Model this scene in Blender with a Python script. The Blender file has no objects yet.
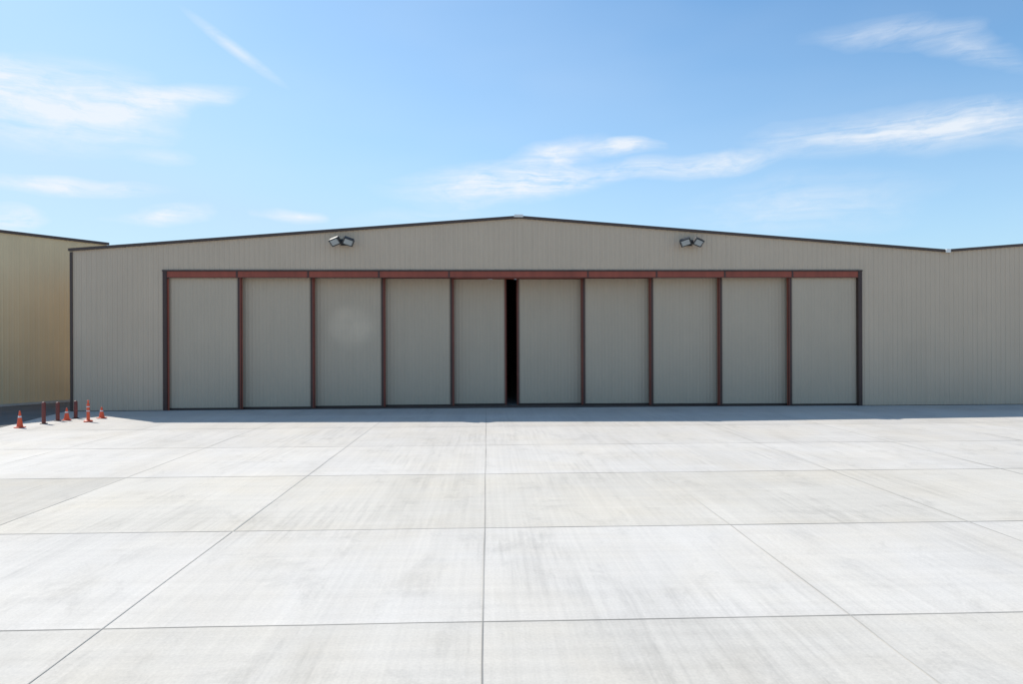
import bpy, bmesh, math, random
from mathutils import Matrix, Vector
random.seed(4)
D=42.2; H=4.1; F=682.67; YAW=math.radians(2.06); CX=511.5; CY=342.0
def hor(px): return CY-(px-CX)*0.0037
def gpt(px,py):
    zc=F*H/(py-hor(px)); xc=(px-CX)/F*zc
    return (xc*math.cos(YAW)+zc*math.sin(YAW), -D+zc*math.cos(YAW)-xc*math.sin(YAW))
scene=bpy.context.scene
# ---------------------------------------------------------------- materials
def newmat(name):
    m=bpy.data.materials.new(name); m.use_nodes=True
    nt=m.node_tree; b=nt.nodes['Principled BSDF']; return m,nt,b
def noise(nt,vec,scale,detail=4,rough=.55,dist=0):
    n=nt.nodes.new('ShaderNodeTexNoise'); n.inputs['Scale'].default_value=scale
    n.inputs['Detail'].default_value=detail; n.inputs['Roughness'].default_value=rough
    n.inputs['Distortion'].default_value=dist
    if vec: nt.links.new(vec,n.inputs['Vector'])
    return n.outputs['Fac']
def maprange(nt,v,a,b,c,d,smooth=False):
    n=nt.nodes.new('ShaderNodeMapRange'); n.clamp=True
    if smooth: n.interpolation_type='SMOOTHSTEP'
    for i,x in enumerate((a,b,c,d)): n.inputs[i+1].default_value=x
    nt.links.new(v,n.inputs[0]); return n.outputs[0]
def mth(nt,op,a,b=None):
    n=nt.nodes.new('ShaderNodeMath'); n.operation=op
    for i,x in enumerate((a,b)):
        if x is None: continue
        if isinstance(x,(int,float)): n.inputs[i].default_value=x
        else: nt.links.new(x,n.inputs[i])
    return n.outputs[0]
def mapping(nt,vec,scale=(1,1,1),loc=(0,0,0),rot=(0,0,0),t='POINT'):
    n=nt.nodes.new('ShaderNodeMapping'); n.vector_type=t
    n.inputs['Location'].default_value=loc; n.inputs['Rotation'].default_value=rot; n.inputs['Scale'].default_value=scale
    nt.links.new(vec,n.inputs['Vector']); return n.outputs[0]
def scalecol(nt,col,fac):
    n=nt.nodes.new('ShaderNodeVectorMath'); n.operation='SCALE'
    if isinstance(col,tuple): n.inputs[0].default_value=col
    else: nt.links.new(col,n.inputs[0])
    nt.links.new(fac,n.inputs['Scale']); return n.outputs[0]
def painted(name,col,rough=.5,var=.08,metal=0,streak=True,sc=1.0,painted_reflection=None):
    m,nt,b=newmat(name)
    pos=nt.nodes.new('ShaderNodeNewGeometry').outputs['Position']
    a=noise(nt,pos,.35*sc,3)
    s=noise(nt,mapping(nt,pos,(3.3,3.3,.12)),1.0,2) if streak else noise(nt,pos,6*sc,3)
    f=mth(nt,'ADD',maprange(nt,a,.3,.7,1-var,1+var),maprange(nt,s,.3,.7,-var*.7,var*.7))
    if painted_reflection:  # soft lighter ellipse in the base colour, painting in a reflection
        (sx,sy,sz),(rx,ry,rz)=painted_reflection
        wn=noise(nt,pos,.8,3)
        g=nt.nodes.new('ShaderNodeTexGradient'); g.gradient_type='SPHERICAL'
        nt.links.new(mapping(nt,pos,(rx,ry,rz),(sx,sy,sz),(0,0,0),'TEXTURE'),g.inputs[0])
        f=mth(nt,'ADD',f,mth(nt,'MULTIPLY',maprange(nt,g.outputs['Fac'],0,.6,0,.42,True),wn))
    nt.links.new(scalecol(nt,tuple(col),f),b.inputs['Base Color'])
    b.inputs['Roughness'].default_value=rough; b.inputs['Metallic'].default_value=metal
    return m
M_wall=painted('painted_steel_siding',(.56,.438,.322),.5,.03)
M_door=painted('door_siding',(.50,.40,.295),.5,.025,painted_reflection=((-8.5,.8,5.1),(1.9,3,1.7)))  # weak reflection painted into the door colour
M_left=painted('cream_siding',(.70,.545,.33),.5,.04)
M_trim=painted('brown_trim',(.065,.040,.032),.5,.1)
M_red=painted('red_oxide_steel',(.29,.060,.032),.55,.15)
M_dark=painted('dark_brown_steel',(.050,.024,.019),.5,.15)
M_roof=painted('roof_steel',(.42,.42,.40),.45,.05)
M_int=painted('interior_steel',(.10,.10,.10),.7,.05)
M_white=painted('white_paint',(.75,.75,.73),.4,.05,sc=8)
M_black=painted('lamp_housing',(.03,.03,.032),.4,.05,sc=5)
M_glass=painted('lamp_lens',(.42,.43,.42),.2,.03,sc=5)
M_orange=painted('orange_plastic',(.80,.10,.03),.45,.08,sc=5)
M_rubber=painted('black_rubber',(.03,.03,.03),.8,.1,sc=5)
M_bol=painted('bollard_red_paint',(.16,.035,.025),.5,.15,sc=3)
M_curb=painted('curb_concrete',(.5,.48,.44),.85,.1,streak=False)
def jointmat(name,col,lo,hi):
    m,nt,b=newmat(name); pos=nt.nodes.new('ShaderNodeNewGeometry').outputs['Position']
    nz=noise(nt,pos,.22,3,.6); f=maprange(nt,nz,.38,.62,lo,hi)
    nt.links.new(scalecol(nt,col,f),b.inputs['Base Color']); b.inputs['Roughness'].default_value=.9; return m
M_seal=jointmat('joint_sealant',(.33,.305,.265),.75,1.4)
M_seal2=jointmat('saw_cut_joint',(.46,.435,.39),.75,1.25)
M_seal3=jointmat('dusty_saw_cut_joint',(.53,.505,.45),.85,1.12)
M_asph=painted('asphalt',(.13,.125,.12),.9,.15,streak=False,sc=2)
# concrete with per-slab tone
M_conc,nt,b=newmat('concrete_slabs')
pos=nt.nodes.new('ShaderNodeNewGeometry').outputs['Position']
att=nt.nodes.new('ShaderNodeAttribute'); att.attribute_name='slab'
big=maprange(nt,noise(nt,pos,.16,4,.6,.6),.3,.7,.93,1.05)
br=maprange(nt,noise(nt,mapping(nt,pos,(11,.14,1)),1.0,4,.7),.3,.7,.95,1.045)
br2=maprange(nt,noise(nt,mapping(nt,pos,(.9,.10,1),rot=(0,0,.04)),1.0,4,.65,.6),.3,.7,.945,1.035)
br3=maprange(nt,noise(nt,mapping(nt,pos,(.10,4.2,1)),1.0,4,.65,.3),.3,.7,.955,1.035)
fine=maprange(nt,noise(nt,pos,22,4,.75),.3,.7,.91,1.07)
stn=noise(nt,mapping(nt,pos,(1,.6,1)),.8,6,.80,.5)
sp=maprange(nt,stn,.53,.76,1.0,.80)
# scuffed / tyre-marked patches: fine dark longitudinal streaks inside broad blotches
pm=maprange(nt,noise(nt,mapping(nt,pos,(.22,.16,1),(3.1,1.7,0)),1.0,3,.5),.52,.62,0,1,True)
st=maprange(nt,noise(nt,mapping(nt,pos,(6,.25,1),(2,0,0)),1.0,4,.75),.45,.70,0,.16)
scuff=mth(nt,'SUBTRACT',1.0,mth(nt,'MULTIPLY',pm,st))
f=mth(nt,'MULTIPLY',mth(nt,'MULTIPLY',mth(nt,'MULTIPLY',big,br),mth(nt,'MULTIPLY',br2,br3)),mth(nt,'MULTIPLY',mth(nt,'MULTIPLY',fine,scuff),sp))
cc=scalecol(nt,att.outputs['Color'],f)
# warm dirt tint
wm=nt.nodes.new('ShaderNodeMix'); wm.data_type='RGBA'; wm.blend_type='MULTIPLY'
nt.links.new(maprange(nt,noise(nt,pos,.30,4,.6,.3),.42,.68,0,.8),wm.inputs[0]); nt.links.new(cc,wm.inputs[6]); wm.inputs[7].default_value=(1.0,.975,.925,1)
nt.links.new(wm.outputs[2],b.inputs['Base Color'])
b.inputs['Roughness'].default_value=.85
bump=nt.nodes.new('ShaderNodeBump'); bump.inputs['Strength'].default_value=.15; bump.inputs['Distance'].default_value=.01
nt.links.new(noise(nt,mapping(nt,pos,(60,6,1)),1.0,2),bump.inputs['Height']); nt.links.new(bump.outputs[0],b.inputs['Normal'])
M_gnd=painted('dry_ground',(.36,.33,.27),.95,.15,streak=False,sc=.3)
# ---------------------------------------------------------------- mesh helpers
def mkobj(name,verts,faces,mat,parent=None,smooth=False):
    me=bpy.data.meshes.new(name); me.from_pydata(verts,[],faces); me.update()
    o=bpy.data.objects.new(name,me); scene.collection.objects.link(o)
    if mat: me.materials.append(mat)
    if parent: o.parent=parent
    if smooth:
        for p in me.polygons: p.use_smooth=True
    return o
def empty(name,loc=(0,0,0)):
    o=bpy.data.objects.new(name,None); o.location=loc; scene.collection.objects.link(o); o.empty_display_size=.3; return o
def box(name,x0,x1,y0,y1,z0,z1,mat,parent=None,bevel=0):
    v=[(x,y,z) for x in (x0,x1) for y in (y0,y1) for z in (z0,z1)]
    f=[(0,1,3,2),(4,6,7,5),(0,4,5,1),(2,3,7,6),(0,2,6,4),(1,5,7,3)]
    o=mkobj(name,v,f,mat,parent)
    if bevel:
        m=o.modifiers.new('b','BEVEL'); m.width=bevel; m.segments=2
    return o
def prism(name,pts,y0,y1,mat,parent=None):
    n=len(pts); v=[(x,y0,z) for x,z in pts]+[(x,y1,z) for x,z in pts]
    f=[tuple(range(n)),tuple(range(2*n-1,n-1,-1))]+[(i,i+n,(i+1)%n+n,(i+1)%n) for i in range(n)]
    return mkobj(name,v,f,mat,parent)
def profile_x(x0,x1,pitch,depth):
    pts=[]; x=x0
    seq=[(0,0),(.58,0),(.68,-depth),(.90,-depth)]
    while x<x1-1e-6:
        for fr,d in seq:
            xx=x+fr*pitch
            if xx<x1: pts.append((xx,d))
        x+=pitch
    pts.append((x1,0)); return pts
def ribbed(name,x0,x1,zb,ztop,y,mat,parent,pitch=.305,depth=.03,axis=None):
    P=profile_x(x0,x1,pitch,depth); v=[];f=[]
    for x,d in P:
        if axis is None: v+= [(x,y+d,zb),(x,y+d,ztop(x))]
        else:
            (ox,oy),(dx,dy)=axis; nx,ny=dy,-dx
            v+= [(ox+dx*x-nx*d,oy+dy*x-ny*d,zb),(ox+dx*x-nx*d,oy+dy*x-ny*d,ztop(x))]
    for i in range(len(P)-1): f.append((2*i,2*i+2,2*i+3,2*i+1))
    return mkobj(name,v,f,mat,parent)
# ---------------------------------------------------------------- hangar
EAVE=9.74; RIDGE=11.8; HW=27.1; OW=21.5; OT=8.47
def hangar(cx,gap_left,left_wall):
    root=empty('hangar_building',(0,0,0))
    x0,x1=cx-HW,cx+HW
    rz=lambda x: RIDGE-(RIDGE-EAVE)*abs(x-cx)/HW
    a,c=cx-OW,cx+OW
    ribbed('front_siding',x0,a-.12,0.03,rz,0,M_wall,root)
    ribbed('front_siding',c+.12,x1,0.03,rz,0,M_wall,root)
    ribbed('front_siding',a-.12,cx,OT+.08,rz,0,M_wall,root)
    ribbed('front_siding',cx,c+.12,OT+.08,rz,0,M_wall,root)
    box('base_angle',x0,a-.14,-.05,.02,0,.03,M_dark,root); box('base_angle',c+.14,x1,-.05,.02,0,.03,M_dark,root)
    t=.15
    prism('rake_trim',[(x0-.1,EAVE-t+.10),(cx,RIDGE-t+.10),(cx,RIDGE+.11),(x0-.1,EAVE+.11)],-.16,.05,M_trim,root)
    prism('rake_trim',[(cx+.002,RIDGE-t+.10),(x1+.0,EAVE-t+.10),(x1,EAVE+.11),(cx+.002,RIDGE+.11)],-.16,.05,M_trim,root)
    prism('roof',[(x0-.1,EAVE),(cx,RIDGE),(cx,RIDGE+.10),(x0-.1,EAVE+.10)],.052,40,M_roof,root)
    prism('roof',[(cx+.002,RIDGE),(x1,EAVE),(x1,EAVE+.10),(cx+.002,RIDGE+.10)],.052,40,M_roof,root)
    box('ridge_cap',cx-.28,cx+.28,-.24,-.165,RIDGE+.0,RIDGE+.17,M_white,root,.02)
    if left_wall:
        box('corner_trim',x0-.06,x0+.08,-.07,.10,0,EAVE-.1,M_trim,root)
        box('side_wall',x0,x0+.08,.11,40,0,EAVE-.02,M_wall,root)
    else:
        box('valley_downspout',x0-.14,x0+.16,-.26,-.165,EAVE-.10,EAVE+.13,M_white,root,.02)
        box('side_wall',x0+.03,x0+.08,.11,40,0,EAVE-.02,M_int,root)
    if not left_wall: box('side_wall',x1-.08,x1,.11,40,0,EAVE-.02,M_wall,root)
    box('back_wall',x0+.1,x1-.1,39.8,39.95,0,EAVE-.05,M_int,root)
    prism('back_gable',[(x0+.1,EAVE-.05),(x1-.1,EAVE-.05),(cx,RIDGE-.05)],39.8,39.95,M_int,root)
    box('jamb',a-.14,a+.10,-.09,.15,0,OT,M_dark,root); box('jamb',c-.10,c+.14,-.09,.15,0,OT,M_dark,root)
    box('jamb_flange',a+.101,a+.20,.0,.03,0,OT-.46,M_red,root)
    box('header_flashing',a-.16,c+.16,-.12,.14,OT,OT+.08,M_dark,root)
    box('header',a+.11,c-.11,-.06,.0,OT-.40,OT-.003,M_red,root)
    box('header_flange',a+.11,c-.11,-.08,-.061,OT-.40,OT-.37,M_dark,root)
    for k in range(1,10):
        if k!=5: box('header_splice',a+k*4.3-.05,a+k*4.3+.05,-.075,-.062,OT-.36,OT-.01,M_dark,root)
    box('header_soffit',a-.14,c+.14,.16,3.2,OT-.06,OT,M_dark,root)
    for s in(-1,1):
        xx=a-.14 if s<0 else c+.06
        box('pocket_side',xx,xx+.08,.16,3.2,0,OT-.07,M_dark,root)
    pw=OW/5
    for i in range(5):
        y=.16+.42*i
        box('head_track',a+.11,c-.11,y+.05,y+.12,OT-.30,OT-.07,M_red,root)
        box('floor_rail',a+.11,c-.11,y+.06,y+.11,.005,.03,M_dark,root)
        for s in(-1,1):
            e0=pw*(5-i); e1=pw*(4-i)
            if s<0:
                L=cx-e0-.1; R=cx-e1
                if i==0:L+=.2
                if i==4: R=cx-gap_left; L-=.4
            else:
                L=cx+e1; R=cx+e0+.1
                if i==0:R-=.2
            nm='door_leaf'
            zt=OT-.32
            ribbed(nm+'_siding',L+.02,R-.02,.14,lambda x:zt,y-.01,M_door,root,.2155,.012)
            box(nm+'_core',L+.03,R-.03,y+.0,y+.14,.12,zt-.01,M_int,root)
            box(nm+'_bottom_rail',L,R,y-.045,y+.15,.04,.10,M_trim,root)
            if s<0: px0,px1=R-.02,R+.18; fx0,fx1=R+.181,R+.22
            else: px0,px1=L-.18,L+.02; fx0,fx1=L-.22,L-.181
            if i==4: 
                if s<0: px0,px1=R-.02,R+.07; fx0,fx1=R+.071,R+.10
                else: px0,px1=L-.02,L+.10; fx0,fx1=L-.05,L-.021
            box(nm+'_edge_post',px0,px1,y-.07,y+.17,.05,zt+.02,M_dark,root)
            if s<0: box(nm+'_edge_flange',px1-.06,px1-.02,y-.085,y-.071,.05,zt+.02,M_red,root)
            else: box(nm+'_edge_flange',px0+.02,px0+.05,y-.085,y-.071,.05,zt+.02,M_red,root)
            box(nm+'_edge_lip',fx0,fx1,y+.02,y+.12,.05,zt+.02,M_red,root)
    return root
hangar(1.98,.82,True)
hangar(1.98+2*HW+.002,.2,False)
# ---------------------------------------------------------------- twin floodlights
def flood(x,z):
    r=empty('wall_floodlight',(x,0,z))
    def lb(name,sx,sy,sz,loc,rot,mat,bev=.02):
        o=box(name,-sx/2,sx/2,-sy/2,sy/2,-sz/2,sz/2,mat,r,bev); o.location=loc; o.rotation_euler=rot; return o
    lb('mounting_plate',.36,.06,.40,(0,-.07,0),(0,0,0),M_black)
    lb('junction_box',.26,.22,.22,(0,-.2,.0),(0,0,0),M_black)
    lb('cross_arm',1.0,.07,.07,(0,-.34,.02),(0,0,0),M_black)
    for s in(-1,1):
        c=Vector((s*.38,-.62,.0))
        M=Matrix.Translation(c)@(Matrix.Rotation(math.radians(s*22),4,'Z')@Matrix.Rotation(math.radians(s*16),4,'Y')@Matrix.Rotation(math.radians(38),4,'X'))
        for nm,sx,sy,sz,off,mt in (('head_housing',.60,.22,.42,(0,0,0),M_black),('head_rim',.66,.05,.48,(0,-.13,0),M_black),('head_lens',.50,.02,.34,(0,-.165,0),M_glass),('head_fins',.3,.1,.26,(0,.15,0),M_black)):
            o=box(nm,-sx/2,sx/2,-sy/2,sy/2,-sz/2,sz/2,mt,r,.015)
            o.matrix_local=M@Matrix.Translation(off)
        lb('knuckle',.09,.3,.09,(s*.38,-.42,.02),(0,0,0),M_black)
flood(-8.75,10.25); flood(12.62,10.25)
# ---------------------------------------------------------------- left building (angled)
root=empty('metal_warehouse_building',(0,0,0))
A=Vector((-31.7,3.4)); Bp=Vector((-28.0,9.0)); d=(Bp-A).normalized()
O=A-d*8; Lw=8+6.7+.1; LH=11.45
n=Vector((-d.y,d.x))
ribbed('side_siding',0,Lw,.16,lambda x:LH-.1,0,M_left,root,.305,.012,axis=((O.x,O.y),(d.x,d.y)))
def obox(name,s0,s1,t0,t1,z0,z1,mat):
    v=[]
    for s in(s0,s1):
        for t in(t0,t1):
            for z in(z0,z1):
                p=O+d*s+n*t; v.append((p.x,p.y,z))
    return mkobj(name,v,[(0,1,3,2),(4,6,7,5),(0,4,5,1),(2,3,7,6),(0,2,6,4),(1,5,7,3)],mat,root)
obox('body_walls',.0,Lw-.02,.02,24,0.0,LH-.02,M_left)
obox('roof',-.1,Lw+.05,-.02,24.1,LH-.018,LH+.05,M_roof)
obox('eave_trim',-.12,Lw+.1,-.14,-.022,LH-.10,LH+.08,M_trim)
obox('corner_trim',Lw,Lw+.1,-.08,.2,0,LH-.13,M_trim)
obox('base_curb',-.1,Lw-.02,-.16,-.04,0,.158,M_curb)
# ---------------------------------------------------------------- ground
g=mkobj('ground',[(-3000,-3000,-.02),(3000,-3000,-.02),(3000,3000,-.02),(-3000,3000,-.02)],[(0,1,2,3)],M_gnd)
ys=[D-10.0,D-15.05,D-21.2,D-27.1,D-33.0,D-38.9]
Y=[-D-8,-D-2,-D+4.3]+[-v for v in ys]+[2.6,8.5,14,20,26,32,38,44]
X=[-.07+5.47*i for i in range(-14,21)]
verts=[];faces=[];cols=[]
base=(.652,.607,.545)
tone={2:.93,3:1.0,4:.945,5:.985,6:.95,7:.90,8:.85}
for j in range(len(Y)-1):
    for i in range(len(X)-1):
        k=len(verts)
        verts+=[(X[i],Y[j],0),(X[i+1],Y[j],0),(X[i+1],Y[j+1],0),(X[i],Y[j+1],0)]
        faces.append((k,k+1,k+2,k+3))
        t=tone.get(j,.90)*random.uniform(.98,1.015); w=0
        if j==4: w=.022
        if j==2: w=.012
        xm=(X[i]+X[i+1])/2
        if j==4 and xm<-10.9: t*=.86
        if j==4 and -5.6<xm<0: t*=.965
        if j==3 and -5.6<xm<0: t*=.985
        c=(base[0]*t*(1+w*.5),base[1]*t,base[2]*t*(1-w*1.6),1)
        cols+= [c]*4
ap=mkobj('concrete_apron',verts,faces,M_conc)
ca=ap.data.color_attributes.new('slab','FLOAT_COLOR','CORNER')
for k,c in enumerate(cols): ca.data[k].color=c
jv=[];jf=[];sv=[];sf=[];dv=[];df=[]
def wob(v,f,horiz,c,a,b,w,z):
    n=max(2,int((b-a)/1.5)); p=[a+(b-a)*i/n for i in range(n+1)]
    for i in range(n+1):
        o=random.uniform(-.010,.010); ww=w*random.uniform(.5,1.4)/2
        v+= ([(p[i],c+o-ww,z),(p[i],c+o+ww,z)] if horiz else [(c+o-ww,p[i],z),(c+o+ww,p[i],z)])
    k=len(v)-2*(n+1)
    for i in range(n): 
        q=(k+2*i,k+2*i+1,k+2*i+3,k+2*i+2); f.append(q if not horiz else q[::-1])
for j,y in enumerate(Y[1:-1]):
    if y<-14: wob(jv,jf,True,y,X[0],X[-1],.03,.004)
    else: wob(sv,sf,True,y,X[0],X[-1],.04,.004)
for i,x in enumerate(X[1:-1]):
    if abs(x)<1: wob(jv,jf,False,x,Y[0],0,.019,.008)
    else:
        wob(sv,sf,False,x,Y[0],-27.2,.018,.008)
        wob(dv,df,False,x,-27.1,-.1,.022,.008)
mkobj('joint_sealant',jv,jf,M_seal,ap); mkobj('saw_cut_joints',sv,sf,M_seal2,ap); mkobj('dusty_saw_cut_joints',dv,df,M_seal3,ap)
mkobj('asphalt_pavement',[(-70,-8.6,.012),(-23.6,-9.0,.012),(-25.4,-.3,.012),(-25.4,40,.012),(-70,40,.012)],[(0,1,2,3,4)],M_asph)
# ---------------------------------------------------------------- cones, bollards
def lathe(name,prof,mat,parent,loc=(0,0,0),seg=24):
    v=[];f=[]
    for r,z in prof:
        for k in range(seg):
            a=2*math.pi*k/seg; v.append((r*math.cos(a),r*math.sin(a),z))
    for i in range(len(prof)-1):
        for k in range(seg):
            f.append((i*seg+k,i*seg+(k+1)%seg,(i+1)*seg+(k+1)%seg,(i+1)*seg+k))
    f.append(tuple((len(prof)-1)*seg+k for k in range(seg)))
    o=mkobj(name,v,f,mat,parent,True); o.location=loc; return o
def cone(px,py,h):
    x,y=gpt(px,py); r=empty('traffic_cone',(x,y,.012)); r.rotation_euler=(0,0,random.uniform(0,1.5))
    box('base',-.19,.19,-.19,.19,.0,.04,M_orange,r,.015)
    R=lambda z:.14-(.14-.03)*(z-.04)/(h-.04)
    lathe('body',[(.155,.04),(.14,.06)]+[(R(z),z) for z in (.1,h*.45,h*.5,h*.7,h*.8,h-.02)]+[(.02,h)],M_orange,r)
    lathe('reflective_collar',[(R(h*.60)+.004,h*.60),(R(h*.70)+.004,h*.70)],M_white,r)
def delin(px,py,h):
    x,y=gpt(px,py); r=empty('traffic_delineator_post',(x,y,.012))
    lathe('base',[(.22,0),(.22,.04),(.18,.07),(.08,.09)],M_orange,r,seg=8)
    lathe('tube',[(.085,.08),(.075,.2),(.07,h-.22),(.055,h-.18),(.03,h-.14),(.03,h-.06),(.055,h-.04),(.055,h-.01),(.02,h)],M_orange,r)
    lathe('reflective_band',[(.076,h*.68),(.076,h*.72)],M_white,r)
    lathe('reflective_band',[(.078,h*.48),(.078,h*.52)],M_white,r)
def bollard(px,py,h):
    x,y=gpt(px,py); r=empty('bollard',(x,y,.012))
    lathe('base_plate',[(.17,0),(.17,.02),(.1,.022)],M_dark,r)
    lathe('post',[(.09,.02),(.09,h-.05),(.08,h-.02),(.05,h),(.01,h+.01)],M_bol,r)
cone(19,428,.82); cone(66,420.5,.66); cone(101,418.5,.62)
delin(87.5,422,1.12); 
bollard(43,424,1.1); bollard(57,421,.98); bollard(75,418.5,.95)
# ---------------------------------------------------------------- light
sd=Vector((8,-6.2,-9.8)).normalized()
sun=bpy.data.lights.new('sun','SUN'); sun.energy=5.0; sun.angle=math.radians(.5); sun.color=(1,.955,.885)
so=bpy.data.objects.new('sun',sun); scene.collection.objects.link(so)
so.rotation_euler=sd.to_track_quat('-Z','Y').to_euler()
to=-sd; el=math.asin(to.z); az=math.atan2(to.x,to.y)
w=bpy.data.worlds.new('World'); scene.world=w; w.use_nodes=True; nt=w.node_tree
bg=nt.nodes['Background']; SS=.12; bg.inputs['Strength'].default_value=SS
sky=nt.nodes.new('ShaderNodeTexSky'); sky.sky_type='NISHITA'; sky.sun_disc=False
sky.sun_elevation=el; sky.sun_rotation=az; sky.air_density=1.0; sky.dust_density=.4; sky.ozone_density=1.5
gen=nt.nodes.new('ShaderNodeTexCoord').outputs['Generated']
sep=nt.nodes.new('ShaderNodeSeparateXYZ'); nt.links.new(gen,sep.inputs[0])
AZ=mth(nt,'ARCTAN2',sep.outputs[0],sep.outputs[1]); EL=mth(nt,'ARCSINE',sep.outputs[2])
cmb=nt.nodes.new('ShaderNodeCombineXYZ'); nt.links.new(AZ,cmb.inputs[0]); nt.links.new(EL,cmb.inputs[1])
P=cmb.outputs[0]
wn=nt.nodes.new('ShaderNodeTexNoise'); wn.inputs['Scale'].default_value=8; wn.inputs['Detail'].default_value=3
nt.links.new(mapping(nt,P,(1,2.0,1)),wn.inputs['Vector'])
sub=nt.nodes.new('ShaderNodeVectorMath'); sub.operation='SUBTRACT'; nt.links.new(wn.outputs['Color'],sub.inputs[0]); sub.inputs[1].default_value=(.5,.5,.5)
mu=nt.nodes.new('ShaderNodeVectorMath'); mu.operation='MULTIPLY'; nt.links.new(sub.outputs[0],mu.inputs[0]); mu.inputs[1].default_value=(.13,.028,0)
ad=nt.nodes.new('ShaderNodeVectorMath'); ad.operation='ADD'; nt.links.new(P,ad.inputs[0]); nt.links.new(mu.outputs[0],ad.inputs[1])
PW=ad.outputs[0]
def sk(px,py):
    u=(px-CX)/F; v=(hor(px)-py)/F
    return math.atan(u)+YAW, math.atan(v/math.sqrt(1+u*u))
clouds=[((-90,92),(190,112),32,.85),((60,112),(260,92),10,.8),((-60,70),(60,86),18,.6),
 ((370,190),(640,170),17,.85),((500,160),(620,142),13,.8),((590,148),(672,142),7,1.0),((560,170),(820,152),10,.8),((460,188),(620,176),12,.5),
 ((-40,176),(180,192),7,1.0),((-40,214),(50,216),10,1.1),((100,218),(220,211),7,.85),((250,210),(330,217),6,.75),((120,150),(200,160),7,.35),
 ((740,144),(1060,108),17,.62),((880,135),(1100,112),19,.5),((800,40),(1000,24),10,.36),((930,28),(1060,66),12,.36),
 ((660,215),(960,190),26,.35),((330,222),(520,205),10,.2)]
tot=None
for (p1,p2,hw,st) in clouds:
    a1=Vector(sk(*p1)); a2=Vector(sk(*p2)); c=(a1+a2)/2; dd=a2-a1
    m=mapping(nt,PW,(dd.length/2,hw*1.3/F,1),(c.x,c.y,0),(0,0,math.atan2(dd.y,dd.x)),'TEXTURE')
    gnode=nt.nodes.new('ShaderNodeTexGradient'); gnode.gradient_type='SPHERICAL'; nt.links.new(m,gnode.inputs[0])
    s=mth(nt,'MULTIPLY',gnode.outputs['Fac'],st*1.3)
    tot=s if tot is None else mth(nt,'ADD',tot,s)
fib=noise(nt,mapping(nt,PW,(4,44,1),rot=(0,0,math.radians(-9))),1.0,6,.70,.4)
fib2=noise(nt,mapping(nt,PW,(26,64,1),rot=(0,0,math.radians(20))),1.0,5,.65,.3)
fb=mth(nt,'ADD',mth(nt,'MULTIPLY',fib,.65),mth(nt,'MULTIPLY',fib2,.35))
den=mth(nt,'MULTIPLY',tot,maprange(nt,fb,.36,.65,.05,1.2))
a1=Vector(sk(178,4)); a2=Vector(sk(292,90)); c=(a1+a2)/2; dd=a2-a1
m=mapping(nt,P,(dd.length/2,6.5/F,1),(c.x,c.y,0),(0,0,math.atan2(dd.y,dd.x)),'TEXTURE')
gn=nt.nodes.new('ShaderNodeTexGradient'); gn.gradient_type='SPHERICAL'; nt.links.new(m,gn.inputs[0])
den=mth(nt,'ADD',den,mth(nt,'MULTIPLY',mth(nt,'MULTIPLY',gn.outputs['Fac'],.6),maprange(nt,fib2,.3,.6,.4,1)))
haze=maprange(nt,noise(nt,mapping(nt,PW,(1.2,4,1)),1.0,3,.6),.4,.75,0,.12)
den=mth(nt,'ADD',den,haze)
den=mth(nt,'MINIMUM',den,.85)
tint=nt.nodes.new('ShaderNodeVectorMath'); tint.operation='MULTIPLY'; nt.links.new(sky.outputs[0],tint.inputs[0]); tint.inputs[1].default_value=(.95,1.34,1.50)
# aerosol haze: the brightest part of the sky (horizon, towards the sun) whitens instead of saturating
sp2=nt.nodes.new('ShaderNodeSeparateXYZ'); nt.links.new(tint.outputs[0],sp2.inputs[0])
hz=maprange(nt,sp2.outputs[1],.34/SS,1.0/SS,0,.80)
mx=nt.nodes.new('ShaderNodeMix'); mx.data_type='RGBA'; nt.links.new(hz,mx.inputs[0])
nt.links.new(tint.outputs[0],mx.inputs[6]); mx.inputs[7].default_value=(.56/SS,.74/SS,.90/SS,1)
mix=nt.nodes.new('ShaderNodeMix'); mix.data_type='RGBA'
nt.links.new(den,mix.inputs[0]); nt.links.new(mx.outputs[2],mix.inputs[6]); mix.inputs[7].default_value=(.90/SS,.94/SS,.99/SS,1)
nt.links.new(mix.outputs[2],bg.inputs['Color'])
w.cycles.sampling_method='MANUAL'; w.cycles.sample_map_resolution=256
# ---------------------------------------------------------------- camera
cam=bpy.data.cameras.new('camera'); cam.lens=24; cam.sensor_width=36; cam.clip_end=6000
co=bpy.data.objects.new('camera',cam); scene.collection.objects.link(co); scene.camera=co
co.matrix_world=Matrix.Translation((0,-D,H))@Matrix.Rotation(-YAW,4,'Z')@Matrix.Rotation(math.pi/2,4,'X')@Matrix.Rotation(math.radians(-.21),4,'Z')
scene.view_settings.view_transform='Standard'; scene.view_settings.look='None'; scene.view_settings.exposure=0
